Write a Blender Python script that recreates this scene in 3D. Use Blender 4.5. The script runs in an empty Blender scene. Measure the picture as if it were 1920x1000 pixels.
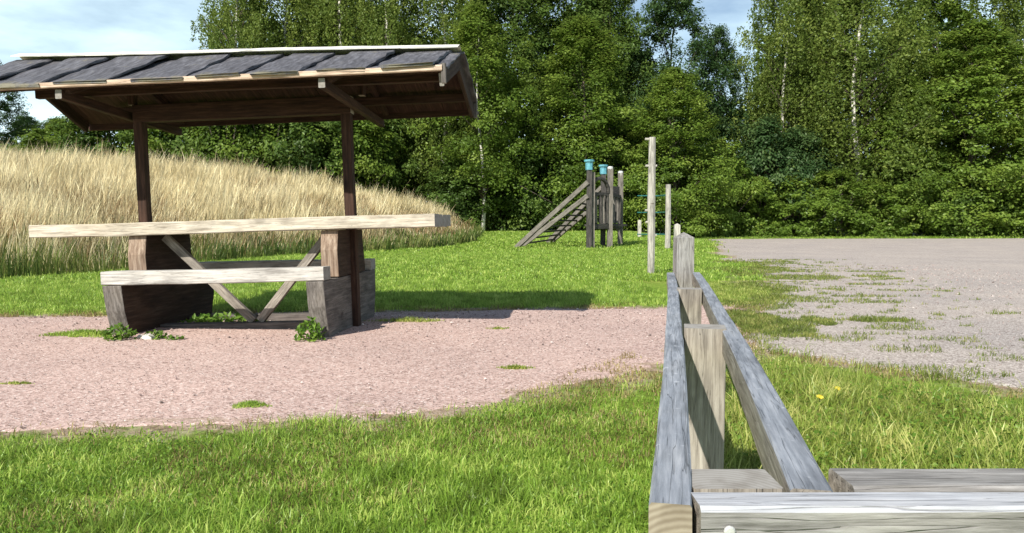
import bpy, math, random
import numpy as np
from mathutils import Vector, Matrix
R = math.radians
rng = np.random.default_rng(7)
random.seed(7)
S = bpy.context.scene
col = S.collection

# ------------------------------------------------------------------ camera
CAM_H = .79
cd = bpy.data.cameras.new('camera'); cam = bpy.data.objects.new('camera', cd); col.objects.link(cam)
cam.location = (0, 0, CAM_H); cam.rotation_euler = (R(90) - math.atan(81/1390), 0, 0)
cd.sensor_width = 36; cd.lens = 36*1390/1920; cd.clip_end = 2000; cd.clip_start = .05
S.camera = cam
# ------------------------------------------------------------------ light
SUN_DIR = Vector((-.62, -1.07, 1.0)).normalized()
elev = math.asin(SUN_DIR.z); azim = math.atan2(SUN_DIR.x, SUN_DIR.y)
W = bpy.data.worlds.new('World'); S.world = W; W.use_nodes = True
nt = W.node_tree; bg = nt.nodes['Background']
sky = nt.nodes.new('ShaderNodeTexSky'); sky.sky_type = 'NISHITA'; sky.sun_disc = False
sky.sun_elevation = elev; sky.sun_rotation = azim; sky.air_density = 1.0; sky.dust_density = .6; sky.ozone_density = 2.0
tc = nt.nodes.new('ShaderNodeTexCoord'); mp = nt.nodes.new('ShaderNodeMapping'); mp.inputs['Scale'].default_value = (1, 1, 3.2)
nz = nt.nodes.new('ShaderNodeTexNoise'); nz.inputs['Scale'].default_value = 3.1; nz.inputs['Detail'].default_value = 8; nz.inputs['Roughness'].default_value = .55
cr = nt.nodes.new('ShaderNodeValToRGB'); cr.color_ramp.elements[0].position = .30; cr.color_ramp.elements[1].position = .60
mx = nt.nodes.new('ShaderNodeMix'); mx.data_type = 'RGBA'
mx.inputs['B'].default_value = (9.6, 12.2, 13.0, 1)
nt.links.new(tc.outputs['Generated'], mp.inputs[0]); nt.links.new(mp.outputs[0], nz.inputs[0]); nt.links.new(nz.outputs[0], cr.inputs[0])
sz = nt.nodes.new('ShaderNodeSeparateXYZ'); nt.links.new(tc.outputs['Generated'], sz.inputs[0])
mr = nt.nodes.new('ShaderNodeMapRange'); mr.inputs['From Min'].default_value = .12; mr.inputs['From Max'].default_value = .55; mr.inputs['To Min'].default_value = 1; mr.inputs['To Max'].default_value = .03
nt.links.new(sz.outputs[2], mr.inputs[0]); fm_ = nt.nodes.new('ShaderNodeMath'); fm_.operation = 'MULTIPLY'; nt.links.new(cr.outputs[0], fm_.inputs[0]); nt.links.new(mr.outputs[0], fm_.inputs[1])
nt.links.new(fm_.outputs[0], mx.inputs['Factor']); nt.links.new(sky.outputs[0], mx.inputs['A']); nt.links.new(mx.outputs['Result'], bg.inputs[0])
bg.inputs[1].default_value = .08
sd = bpy.data.lights.new('sun', 'SUN'); sun = bpy.data.objects.new('sun', sd); col.objects.link(sun)
sd.energy = 5.0; sd.angle = R(.53); sd.color = (1, .95, .86)
sun.rotation_euler = SUN_DIR.to_track_quat('Z', 'Y').to_euler()
sun.location = (-30, -50, 48)
S.view_settings.view_transform = 'Standard'; S.view_settings.look = 'None'
S.view_settings.exposure = .55; S.view_settings.gamma = 1
S.render.resolution_x = 1024; S.render.resolution_y = 533

# ------------------------------------------------------------------ helpers
def tag(o, label=None, cat=None, group=None, kind=None):
    if label: o['label'] = label
    if cat: o['category'] = cat
    if group: o['group'] = group
    if kind: o['kind'] = kind
    return o
def empty(name, loc, rz=0, ry=0):
    o = bpy.data.objects.new(name, None); col.objects.link(o)
    o.location = loc; o.rotation_euler = (0, ry, rz); o.empty_display_size = .2
    return o
def np_mesh(name, V, quads=None, tris=None, attrs=None, mats=(), midx=None, smooth=False):
    me = bpy.data.meshes.new(name)
    quads = np.zeros((0, 4), int) if quads is None else np.asarray(quads, int)
    tris = np.zeros((0, 3), int) if tris is None else np.asarray(tris, int)
    me.vertices.add(len(V)); me.vertices.foreach_set('co', np.asarray(V, np.float32).ravel())
    nl = quads.size + tris.size; me.loops.add(nl)
    me.loops.foreach_set('vertex_index', np.concatenate([quads.ravel(), tris.ravel()]).astype(np.int32))
    nq, ntr = len(quads), len(tris); me.polygons.add(nq + ntr)
    st = np.concatenate([np.arange(nq)*4, nq*4 + np.arange(ntr)*3]).astype(np.int32)
    me.polygons.foreach_set('loop_start', st)
    if midx is not None: me.polygons.foreach_set('material_index', np.asarray(midx, np.int32))
    me.polygons.foreach_set('use_smooth', np.full(nq+ntr, smooth))
    for k, v in (attrs or {}).items():
        a = me.attributes.new(k, 'FLOAT', 'POINT'); a.data.foreach_set('value', np.asarray(v, np.float32))
    for m in mats: me.materials.append(m)
    me.update(calc_edges=True); me.validate()
    return me
def mobj(name, me, parent=None, loc=None, rot=None):
    o = bpy.data.objects.new(name, me); col.objects.link(o)
    if parent: o.parent = parent
    if loc is not None: o.location = loc
    if rot is not None: o.rotation_euler = rot
    return o
class MB:
    """collects tubes, prisms and boxes into one mesh"""
    def __init__(s): s.V = []; s.Q = []; s.T = []; s.n = 0; s.mq = []; s.mt = []
    def add(s, V, Q=(), T=(), m=0):
        s.V.append(np.asarray(V, float)); s.Q += [[i+s.n for i in q] for q in Q]; s.T += [[i+s.n for i in t] for t in T]
        s.mq += [m]*len(Q); s.mt += [m]*len(T); s.n += len(V)
    def tube(s, pts, rad, k=8, m=0, jit=0):
        pts = [Vector(p) for p in pts]; V = []; n = len(pts)
        for i, p in enumerate(pts):
            d = (pts[min(i+1, n-1)] - pts[max(i-1, 0)]).normalized()
            a = d.orthogonal().normalized() if i == 0 else (a - d*a.dot(d)).normalized()
            b = d.cross(a)
            for j in range(k):
                t = 2*math.pi*j/k; r = rad[i]*(1 + random.uniform(-jit, jit))
                V.append(p + (a*math.cos(t) + b*math.sin(t))*r)
        Q = [[i*k+j, i*k+(j+1) % k, (i+1)*k+(j+1) % k, (i+1)*k+j] for i in range(n-1) for j in range(k)]
        V += [pts[0], pts[-1]]; c0 = n*k
        T = [[c0, (j+1) % k, j] for j in range(k)] + [[c0+1, (n-1)*k+j, (n-1)*k+(j+1) % k] for j in range(k)]
        s.add(V, Q, T, m)
    def box(s, x0, x1, y0, y1, z0, z1, m=0):
        V = [(x, y, z) for x in (x0, x1) for y in (y0, y1) for z in (z0, z1)]
        s.add(V, [[0, 1, 3, 2], [4, 6, 7, 5], [0, 4, 5, 1], [2, 3, 7, 6], [0, 2, 6, 4], [1, 5, 7, 3]], [], m)
    def build(s, name, mats, parent=None, loc=None, rot=None, smooth=False):
        me = np_mesh(name, np.concatenate(s.V), s.Q, s.T, None, mats if isinstance(mats, (list, tuple)) else [mats], s.mq+s.mt, smooth)
        return mobj(name, me, parent, loc, rot)

# lattice value noise (numpy)
def vnoise(x, y, scale, seed=0):
    x = np.asarray(x)*scale; y = np.asarray(y)*scale
    xi = np.floor(x).astype(np.int64); yi = np.floor(y).astype(np.int64); fx = x-xi; fy = y-yi
    fx = fx*fx*(3-2*fx); fy = fy*fy*(3-2*fy)
    def h(a, b):
        n = (a*374761393 + b*668265263 + seed*1442695041) & 0xffffffff
        n = ((n ^ (n >> 13))*1274126177) & 0xffffffff
        return ((n ^ (n >> 16)) & 0xffff)/65535.0
    return (h(xi, yi)*(1-fx)+h(xi+1, yi)*fx)*(1-fy)+(h(xi, yi+1)*(1-fx)+h(xi+1, yi+1)*fx)*fy
def fbm(x, y, scale, seed=0, o=3):
    s = 0; a = 1; t = 0
    for i in range(o): s = s + a*vnoise(x, y, scale*2**i, seed+i*17); t += a; a *= .5
    return s/t
def sdist(x, y, poly):
    """signed distance to a polygon, positive inside"""
    x = np.asarray(x, float); y = np.asarray(y, float); d = np.full(x.shape, 1e9); ins = np.zeros(x.shape, bool)
    n = len(poly)
    for i in range(n):
        ax, ay = poly[i]; bx, by = poly[(i+1) % n]; ex, ey = bx-ax, by-ay
        t = np.clip(((x-ax)*ex+(y-ay)*ey)/(ex*ex+ey*ey), 0, 1)
        d = np.minimum(d, np.hypot(x-ax-t*ex, y-ay-t*ey))
        c = ((ay > y) != (by > y)) & (x < (bx-ax)*(y-ay)/((by-ay) if by != ay else 1e-9)+ax)
        ins ^= c
    return np.where(ins, d, -d)
PATH = [(-14, 2.5), (-1.94, 2.77), (-1.16, 2.85), (-.68, 2.93), (-.14, 3.15), (.31, 3.56), (.8, 4.03), (1.5, 4.5), (2.6, 5.1), (2.6, 7.3), (1.5, 6.98), (-1.24, 6.58), (-3.48, 6.32), (-14, 5.3)]
LOT = [(1.55, 4.65), (2.0, 4.0), (2.5, 3.55), (4, 3.0), (9, 2.2), (70, -2), (90, 41), (27, 38.7), (10, 37.6), (8.9, 33), (4.3, 13.6), (3.0, 8.6), (2.3, 6.8), (1.75, 5.8)]
MEADOW = [(-60, 4), (-14, 9.3), (-7.3, 10.4), (-6.5, 12.5), (-6.3, 16.5), (-5.0, 19), (-2.2, 23.4), (-1.6, 27), (-1.6, 60), (-60, 80)]
def smooth(a, b, x):
    t = np.clip((np.asarray(x, float)-a)/(b-a), 0, 1); return t*t*(3-2*t)
def height(x, y):
    x = np.asarray(x, float); y = np.asarray(y, float)
    s = np.maximum(sdist(x, y, MEADOW), 0)
    bank = 2.6*np.tanh(.27*s/2.6)*smooth(0, 1.5, s) + .42*(fbm(x, y, .33, 5)-.5)*smooth(0, 3, s)
    bank = bank*(1-.35*smooth(30, 60, s))
    rise = .36*smooth(19, 38, y)*(1-smooth(5.5, 9, x))
    return bank + rise
def hz(x, y): return float(height(np.array([x]), np.array([y]))[0])

# ------------------------------------------------------------------ materials
def new_mat(name):
    m = bpy.data.materials.new(name); m.use_nodes = True; nt = m.node_tree
    return m, nt, nt.nodes['Principled BSDF'], nt.nodes['Material Output']
def N(nt, t, **kw):
    n = nt.nodes.new(t)
    for k, v in kw.items():
        if k in n.inputs: n.inputs[k].default_value = v
        else: setattr(n, k, v)
    return n
def ramp(nt, fac, stops):
    r = nt.nodes.new('ShaderNodeValToRGB'); e = r.color_ramp.elements
    while len(e) < len(stops): e.new(.5)
    for i, (p, c) in enumerate(stops): e[i].position = p; e[i].color = (*c, 1)
    nt.links.new(fac, r.inputs[0]); return r.outputs[0]
def mixc(nt, f, a, b, mode='MIX'):
    m = nt.nodes.new('ShaderNodeMix'); m.data_type = 'RGBA'; m.blend_type = mode
    for s, v in (('Factor', f), ('A', a), ('B', b)):
        if isinstance(v, (int, float)): m.inputs[s].default_value = v
        elif isinstance(v, tuple): m.inputs[s].default_value = (*v, 1)
        else: nt.links.new(v, m.inputs[s])
    return m.outputs['Result']
def wood(name, c0, c1, c2, rough=.8, scale=1.0, stain=None, spec=.25, axis=0):
    def sc3(a, b): return [(a, b, b), (b, a, b), (b, b, a)][axis]
    m, nt, p, o = new_mat(name)
    t = N(nt, 'ShaderNodeTexCoord'); oi = N(nt, 'ShaderNodeObjectInfo')
    add = N(nt, 'ShaderNodeVectorMath', operation='ADD'); cmb = N(nt, 'ShaderNodeCombineXYZ')
    ml = N(nt, 'ShaderNodeMath', operation='MULTIPLY'); ml.inputs[1].default_value = 37.0
    nt.links.new(oi.outputs['Random'], ml.inputs[0]); nt.links.new(ml.outputs[0], cmb.inputs[0]); nt.links.new(ml.outputs[0], cmb.inputs[1])
    nt.links.new(t.outputs['Object'], add.inputs[0]); nt.links.new(cmb.outputs[0], add.inputs[1])
    mp = N(nt, 'ShaderNodeMapping', Scale=sc3(4.5*scale, 60*scale)); nt.links.new(add.outputs[0], mp.inputs[0])
    g = N(nt, 'ShaderNodeTexNoise', Scale=1.0, Detail=5.0, Roughness=.65, Distortion=.15); nt.links.new(mp.outputs[0], g.inputs['Vector'])
    mp2 = N(nt, 'ShaderNodeMapping', Scale=sc3(4.0, 9)); nt.links.new(add.outputs[0], mp2.inputs[0])
    b = N(nt, 'ShaderNodeTexNoise', Scale=1.0, Detail=4.0, Roughness=.6); nt.links.new(mp2.outputs[0], b.inputs['Vector'])
    c = ramp(nt, g.outputs[0], [(.32, c0), (.5, c1), (.68, c2)])
    bl = ramp(nt, b.outputs[0], [(.3, (.5, .49, .49)), (.5, (1, 1, 1)), (.75, (1.0, .97, .92))])
    c = mixc(nt, .8, c, bl, 'MULTIPLY')
    # drying cracks
    mp3 = N(nt, 'ShaderNodeMapping', Scale=sc3(1.6*scale, 48*scale)); nt.links.new(add.outputs[0], mp3.inputs[0])
    k = N(nt, 'ShaderNodeTexNoise', Scale=1.3, Detail=2.0, Roughness=.4, Distortion=.25); nt.links.new(mp3.outputs[0], k.inputs['Vector'])
    ck = ramp(nt, k.outputs[0], [(.485, (1, 1, 1)), (.5, (.3, .27, .25)), (.515, (1, 1, 1))])
    c = mixc(nt, .38, c, ck, 'MULTIPLY')
    # knots and lichen specks
    v = N(nt, 'ShaderNodeTexVoronoi', Scale=2.3); mp4 = N(nt, 'ShaderNodeMapping', Scale=(1, 3, 3)); nt.links.new(add.outputs[0], mp4.inputs[0]); nt.links.new(mp4.outputs[0], v.inputs['Vector'])
    kn = ramp(nt, v.outputs['Distance'], [(.05, (.35, .3, .27)), (.11, (1, 1, 1))])
    c = mixc(nt, .8, c, kn, 'MULTIPLY')
    n4 = N(nt, 'ShaderNodeTexNoise', Scale=55.0, Detail=3.0); nt.links.new(add.outputs[0], n4.inputs['Vector'])
    if stain:
        f = ramp(nt, n4.outputs[0], [(.66, (0, 0, 0)), (.76, (.6,)*3)]); c = mixc(nt, f, c, stain)
    nt.links.new(c, p.inputs['Base Color']); p.inputs['Roughness'].default_value = rough; p.inputs['Specular IOR Level'].default_value = spec
    bp = N(nt, 'ShaderNodeBump', Strength=.55, Distance=.004); nt.links.new(g.outputs[0], bp.inputs['Height'])
    bp2 = N(nt, 'ShaderNodeBump', Strength=.6, Distance=.005); nt.links.new(ck, bp2.inputs['Height']); nt.links.new(bp.outputs[0], bp2.inputs['Normal'])
    nt.links.new(bp2.outputs[0], p.inputs['Normal'])
    return m
def endgrain(name, a, b):
    m, nt, p, o = new_mat(name)
    t = N(nt, 'ShaderNodeTexCoord'); mp = N(nt, 'ShaderNodeMapping', Location=(0, .02, .06)); nt.links.new(t.outputs['Object'], mp.inputs[0])
    w = N(nt, 'ShaderNodeTexWave', wave_type='RINGS', rings_direction='X', Scale=45.0, Distortion=2.0, Detail=2.0); nt.links.new(mp.outputs[0], w.inputs['Vector'])
    n = N(nt, 'ShaderNodeTexNoise', Scale=30.0, Detail=4.0); nt.links.new(t.outputs['Object'], n.inputs['Vector'])
    c = mixc(nt, w.outputs['Fac'], a, b); c = mixc(nt, .6, c, ramp(nt, n.outputs[0], [(.35, (.5, .45, .4)), (.6, (1, 1, 1))]), 'MULTIPLY')
    nt.links.new(c, p.inputs['Base Color']); p.inputs['Roughness'].default_value = .85; return m
M = {}
M['pale'] = wood('bleached_wood', (.29, .25, .195), (.47, .42, .335), (.60, .55, .46), stain=(.22, .22, .20))
M['seatw'] = wood('bleached_grey_wood', (.28, .265, .24), (.45, .43, .395), (.57, .55, .51), stain=(.25, .24, .22))
M['top'] = wood('silvered_sky_tinted_wood', (.17, .185, .21), (.26, .28, .315), (.37, .39, .425), rough=.55, scale=1.8, stain=(.58, .60, .63), spec=.4)  # weathered grey, with the sky's blue reflection tinted into the top faces
M['side'] = wood('weathered_side_wood', (.17, .15, .125), (.285, .255, .215), (.41, .375, .32), scale=1.5)
M['near'] = wood('grey_rail_wood', (.12, .115, .105), (.24, .23, .22), (.36, .35, .335), scale=1.7)
M['whitetop'] = wood('worn_sky_tinted_wood', (.30, .31, .33), (.41, .42, .445), (.50, .515, .54), scale=1.8)  # worn pale top, a bluish sky sheen included in its colour
M['panel'] = wood('weathered_shaded_wood', (.075, .065, .06), (.13, .115, .105), (.20, .18, .165))  # grey wood darkened for the shaded side of the right panel
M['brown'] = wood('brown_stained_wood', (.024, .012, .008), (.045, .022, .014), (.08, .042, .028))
M['brownlit'] = wood('worn_brown_wood', (.13, .08, .055), (.23, .16, .115), (.36, .28, .21))
M['panelv'] = wood('weathered_panel_end', (.09, .08, .07), (.15, .135, .12), (.235, .215, .195), axis=2)
M['upperv'] = wood('worn_brown_panel_end', (.15, .10, .07), (.25, .18, .13), (.38, .30, .23), axis=2)
M['paneldark'] = wood('dark_wood_shaded_panel', (.028, .016, .011), (.045, .027, .019), (.075, .05, .037))  # panel sides' shade is in this brown; barge boards share it
M['fascia'] = wood('light_fascia_wood', (.36, .26, .18), (.54, .41, .31), (.68, .55, .44))
M['ridge'] = wood('bleached_ridge_wood', (.62, .60, .55), (.78, .76, .70), (.84, .82, .78))
M['play'] = wood('tarred_play_wood', (.03, .028, .026), (.06, .055, .05), (.12, .11, .10))
M['playgrey'] = wood('grey_play_wood', (.09, .08, .07), (.165, .15, .13), (.27, .245, .215))
M['polegrey'] = wood('pale_pole_wood', (.27, .255, .22), (.43, .41, .36), (.6, .58, .52))
M['polev'] = wood('grey_pole_wood', (.22, .21, .185), (.37, .35, .31), (.52, .50, .45), axis=2)
M['end'] = endgrain('end_grain', (.22, .18, .13), (.32, .275, .21))
M['endgrey'] = endgrain('grey_end_grain', (.26, .245, .22), (.32, .305, .28))
def roof_mat():
    m, nt, p, o = new_mat('slate_roof_board')
    t = N(nt, 'ShaderNodeTexCoord'); oi = N(nt, 'ShaderNodeObjectInfo')
    mp = N(nt, 'ShaderNodeMapping', Scale=(4, 22, 22)); nt.links.new(t.outputs['Object'], mp.inputs[0]); 
    n = N(nt, 'ShaderNodeTexNoise', Scale=1.5, Detail=6.0, Roughness=.65); nt.links.new(mp.outputs[0], n.inputs['Vector'])
    c = ramp(nt, n.outputs[0], [(.3, (.04, .038, .04)), (.5, (.085, .083, .092)), (.7, (.16, .16, .178))])
    c = mixc(nt, oi.outputs['Random'], c, (.10, .10, .115)) if False else c
    n2 = N(nt, 'ShaderNodeTexNoise', Scale=5.0, Detail=5.0, Roughness=.7); nt.links.new(t.outputs['Object'], n2.inputs['Vector'])
    # lichen gathers on the lower edge of every board
    sp = N(nt, 'ShaderNodeSeparateXYZ'); nt.links.new(t.outputs['Object'], sp.inputs[0])
    mr = N(nt, 'ShaderNodeMapRange'); mr.inputs['From Min'].default_value = -.43; mr.inputs['From Max'].default_value = -.32; mr.inputs['To Min'].default_value = .2; mr.inputs['To Max'].default_value = 0
    nt.links.new(sp.outputs[0], mr.inputs[0]); ad = N(nt, 'ShaderNodeMath', operation='ADD'); nt.links.new(n2.outputs[0], ad.inputs[0]); nt.links.new(mr.outputs[0], ad.inputs[1])
    f = ramp(nt, ad.outputs[0], [(.60, (0, 0, 0)), (.74, (1, 1, 1))]); c = mixc(nt, f, c, (.17, .155, .11))
    nt.links.new(c, p.inputs['Base Color']); p.inputs['Roughness'].default_value = .62; p.inputs['Specular IOR Level'].default_value = .4
    b = N(nt, 'ShaderNodeBump', Strength=.7, Distance=.01); nt.links.new(n.outputs[0], b.inputs['Height']); nt.links.new(b.outputs[0], p.inputs['Normal'])
    return m
M['slate'] = roof_mat()
def plain(name, c, rough=.5, metal=0, noise=.25):
    m, nt, p, o = new_mat(name); t = N(nt, 'ShaderNodeTexCoord'); n = N(nt, 'ShaderNodeTexNoise', Scale=14.0, Detail=5.0); nt.links.new(t.outputs['Object'], n.inputs['Vector'])
    f = ramp(nt, n.outputs[0], [(.3, (1-noise*2,)*3), (.65, (1, 1, 1))])
    nt.links.new(mixc(nt, 1.0, c, f, 'MULTIPLY'), p.inputs['Base Color']); p.inputs['Roughness'].default_value = rough; p.inputs['Metallic'].default_value = metal; return m
M['cap'] = plain('turquoise_plastic', (.12, .38, .46), .6)
M['whitecap'] = plain('white_post_top', (.72, .73, .72), .5)  # white tops of the two grey tower posts
M['teal'] = plain('teal_metal', (.03, .16, .15), .4)
M['bolt'] = plain('galvanised_steel', (.6, .6, .58), .5, .3, .15)
M['petal'] = plain('yellow_petals', (.85, .68, .04), .6)
M['stone'] = plain('white_stone', (.62, .58, .52), .8)
def bark(name, stops, sc):
    m, nt, p, o = new_mat(name); t = N(nt, 'ShaderNodeTexCoord'); mp = N(nt, 'ShaderNodeMapping', Scale=sc); nt.links.new(t.outputs['Object'], mp.inputs[0])
    n = N(nt, 'ShaderNodeTexNoise', Scale=2.0, Detail=6.0, Roughness=.7); nt.links.new(mp.outputs[0], n.inputs['Vector'])
    nt.links.new(ramp(nt, n.outputs[0], stops), p.inputs['Base Color']); p.inputs['Roughness'].default_value = .85
    b = N(nt, 'ShaderNodeBump', Strength=.6, Distance=.03); nt.links.new(n.outputs[0], b.inputs['Height']); nt.links.new(b.outputs[0], p.inputs['Normal']); return m
M['birchbark'] = bark('birch_bark', [(.36, (.05, .045, .04)), (.46, (.55, .52, .46)), (.7, (.78, .75, .68))], (2, 2, 5))
M['bark'] = bark('dark_bark', [(.3, (.03, .024, .018)), (.7, (.14, .11, .085))], (6, 6, 1.5))
def leafmat(name, dark, mid, light, trans=.40, hueseed=0, sc=.6, gloss=.018):
    m = bpy.data.materials.new(name); m.use_nodes = True; nt = m.node_tree; nt.nodes.clear()
    o = N(nt, 'ShaderNodeOutputMaterial'); a = N(nt, 'ShaderNodeAttribute', attribute_name='rnd')
    t = N(nt, 'ShaderNodeTexCoord'); n = N(nt, 'ShaderNodeTexNoise', Scale=sc, Detail=3.0); nt.links.new(t.outputs['Object'], n.inputs['Vector'])
    ad = N(nt, 'ShaderNodeMath', operation='MULTIPLY_ADD'); ad.inputs[1].default_value = .62; nt.links.new(a.outputs['Fac'], ad.inputs[0])
    sb = N(nt, 'ShaderNodeMath', operation='MULTIPLY_ADD'); sb.inputs[1].default_value = 1.6; sb.inputs[2].default_value = -.62; nt.links.new(n.outputs[0], sb.inputs[0]); nt.links.new(sb.outputs[0], ad.inputs[2])
    c = ramp(nt, ad.outputs[0], [(.1, dark), (.5, mid), (.92, light)])
    d = N(nt, 'ShaderNodeBsdfDiffuse'); tr = N(nt, 'ShaderNodeBsdfTranslucent'); gl = N(nt, 'ShaderNodeBsdfGlossy', Roughness=.42)
    nt.links.new(c, d.inputs[0]); nt.links.new(mixc(nt, .5, c, tuple(min(1, x*1.5) for x in light), 'MIX'), tr.inputs[0]); gl.inputs[0].default_value = (.75, .85, .6, 1)
    m1 = N(nt, 'ShaderNodeMixShader', Fac=trans); nt.links.new(d.outputs[0], m1.inputs[1]); nt.links.new(tr.outputs[0], m1.inputs[2])
    m2 = N(nt, 'ShaderNodeMixShader', Fac=gloss); nt.links.new(m1.outputs[0], m2.inputs[1]); nt.links.new(gl.outputs[0], m2.inputs[2]); nt.links.new(m2.outputs[0], o.inputs[0])
    return m
M['leaf_dark'] = leafmat('dark_green_leaves', (.032, .062, .014), (.078, .135, .026), (.15, .21, .045))
M['leaf_mid'] = leafmat('green_leaves', (.05, .088, .014), (.115, .185, .026), (.21, .275, .05))
M['leaf_bright'] = leafmat('bright_green_leaves', (.055, .10, .016), (.13, .205, .03), (.235, .305, .055))
M['leaf_birch'] = leafmat('olive_birch_leaves', (.055, .092, .018), (.125, .18, .034), (.22, .265, .06))
M['leaf_blue'] = leafmat('blue_green_leaves', (.02, .048, .016), (.05, .10, .032), (.10, .155, .05))
M['grass'] = leafmat('lawn_grass_blades', (.09, .13, .02), (.20, .345, .04), (.50, .58, .15), trans=.4, sc=4.0, gloss=.03)
M['grassy'] = leafmat('rough_grass_blades', (.10, .13, .022), (.23, .32, .05), (.56, .55, .19), trans=.4, sc=5.0, gloss=.03)
M['straw'] = leafmat('dry_meadow_straw', (.28, .21, .10), (.66, .54, .30), (.90, .80, .54), trans=.3, sc=.8, gloss=.05)
M['herb'] = leafmat('meadow_herb_stalks', (.08, .07, .03), (.22, .14, .07), (.38, .26, .14), trans=.25, sc=.7)
M['strawgreen'] = leafmat('meadow_edge_grass', (.03, .06, .014), (.08, .13, .026), (.24, .24, .08), trans=.3, sc=.8)
M['patch'] = leafmat('creeping_weed_blades', (.06, .08, .018), (.14, .20, .035), (.34, .33, .11), trans=.35, sc=5)
M['drygrass'] = leafmat('dry_turf', (.10, .065, .03), (.26, .20, .085), (.46, .40, .19), trans=.25, sc=4)
M['weed'] = leafmat('weed_leaves', (.04, .09, .012), (.10, .19, .025), (.19, .29, .045), trans=.3, sc=6)
def gravel(name, cols, tint, green, moss=0.0):
    m, nt, p, o = new_mat(name); g = N(nt, 'ShaderNodeNewGeometry')
    v = N(nt, 'ShaderNodeTexVoronoi', Scale=125.0); nt.links.new(g.outputs['Position'], v.inputs['Vector'])
    sep = N(nt, 'ShaderNodeSeparateColor'); nt.links.new(v.outputs['Color'], sep.inputs[0])
    c = ramp(nt, sep.outputs[0], cols)
    v2 = N(nt, 'ShaderNodeTexVoronoi', Scale=38.0); nt.links.new(g.outputs['Position'], v2.inputs['Vector'])
    s2 = N(nt, 'ShaderNodeSeparateColor'); nt.links.new(v2.outputs['Color'], s2.inputs[0])
    c2 = ramp(nt, s2.outputs[1], [(.0, (.55, .5, .48)), (.1, (1, 1, 1)), (.9, (1, 1, 1)), (1, (1.25, 1.25, 1.25))])
    c = mixc(nt, .6, c, c2, 'MULTIPLY')
    n = N(nt, 'ShaderNodeTexNoise', Scale=.7, Detail=7.0, Roughness=.6); nt.links.new(g.outputs['Position'], n.inputs['Vector'])
    c = mixc(nt, 1.0, c, ramp(nt, n.outputs[0], tint), 'MULTIPLY')
    # distance attribute to the edge: dirt and moss creep in from the margin
    a = N(nt, 'ShaderNodeAttribute', attribute_name='edge')
    n3 = N(nt, 'ShaderNodeTexNoise', Scale=3.5, Detail=8.0, Roughness=.72); mp = N(nt, 'ShaderNodeMapping', Scale=(1, 2.2, 1)); nt.links.new(g.outputs['Position'], mp.inputs[0]); nt.links.new(mp.outputs[0], n3.inputs['Vector'])
    ma = N(nt, 'ShaderNodeMath', operation='MULTIPLY_ADD'); ma.inputs[1].default_value = -.55 if not moss else -moss; nt.links.new(a.outputs['Fac'], ma.inputs[0]); nt.links.new(n3.outputs[0], ma.inputs[2])
    f = ramp(nt, ma.outputs[0], [(.48, (0, 0, 0)), (.60, (.8,)*3)])
    c = mixc(nt, f, c, green)
    nt.links.new(c, p.inputs['Base Color']); p.inputs['Roughness'].default_value = .9; p.inputs['Specular IOR Level'].default_value = .2
    b = N(nt, 'ShaderNodeBump', Strength=.4, Distance=.005); nt.links.new(v.outputs['Distance'], b.inputs['Height']); nt.links.new(b.outputs[0], p.inputs['Normal'])
    return m
M['gravel'] = gravel('pink_gravel', [(0, (.20, .14, .12)), (.25, (.41, .295, .26)), (.6, (.51, .375, .33)), (.9, (.60, .465, .42)), (1, (.70, .62, .57))], [(.3, (.86, .84, .84)), (.6, (1.05, 1.02, 1.0))], (.30, .23, .15))
M['gravel2'] = gravel('grey_gravel', [(0, (.17, .145, .13)), (.3, (.32, .28, .255)), (.6, (.405, .36, .33)), (.9, (.48, .435, .405)), (1, (.66, .62, .58))], [(.3, (.86, .86, .87)), (.6, (1.05, 1.03, 1.0))], (.17, .19, .07), moss=.22)
def ground_mat():
    m, nt, p, o = new_mat('lawn_ground'); g = N(nt, 'ShaderNodeNewGeometry')
    n = N(nt, 'ShaderNodeTexNoise', Scale=.55, Detail=8.0, Roughness=.65); nt.links.new(g.outputs['Position'], n.inputs['Vector'])
    n2 = N(nt, 'ShaderNodeTexNoise', Scale=14.0, Detail=6.0, Roughness=.7); nt.links.new(g.outputs['Position'], n2.inputs['Vector'])
    c = ramp(nt, n.outputs[0], [(.3, (.12, .20, .028)), (.5, (.19, .29, .04)), (.7, (.29, .32, .075))])
    c2 = ramp(nt, n2.outputs[0], [(.3, (.45, .42, .35)), (.55, (1, 1, 1)), (.75, (1.3, 1.25, 1.1))])
    c = mixc(nt, 1.0, c, c2, 'MULTIPLY')
    a = N(nt, 'ShaderNodeAttribute', attribute_name='meadow')
    c = mixc(nt, a.outputs['Fac'], c, (.30, .24, .11))
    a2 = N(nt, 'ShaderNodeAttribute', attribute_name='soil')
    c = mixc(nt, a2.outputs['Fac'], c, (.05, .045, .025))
    a3 = N(nt, 'ShaderNodeAttribute', attribute_name='edge'); n5 = N(nt, 'ShaderNodeTexNoise', Scale=4.0, Detail=8.0, Roughness=.7); nt.links.new(g.outputs['Position'], n5.inputs['Vector'])
    ma = N(nt, 'ShaderNodeMath', operation='MULTIPLY_ADD'); ma.inputs[1].default_value = .8; nt.links.new(a3.outputs['Fac'], ma.inputs[0]); nt.links.new(n5.outputs[0], ma.inputs[2])
    f3 = ramp(nt, ma.outputs[0], [(.30, (0, 0, 0)), (.50, (1, 1, 1))])
    c = mixc(nt, f3, c, ramp(nt, n2.outputs[0], [(.35, (.17, .12, .075)), (.5, (.33, .25, .18)), (.7, (.48, .38, .32))]))
    nt.links.new(c, p.inputs['Base Color']); p.inputs['Roughness'].default_value = .95; p.inputs['Specular IOR Level'].default_value = .1
    b = N(nt, 'ShaderNodeBump', Strength=.8, Distance=.03); nt.links.new(n2.outputs[0], b.inputs['Height']); nt.links.new(b.outputs[0], p.inputs['Normal'])
    return m
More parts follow.
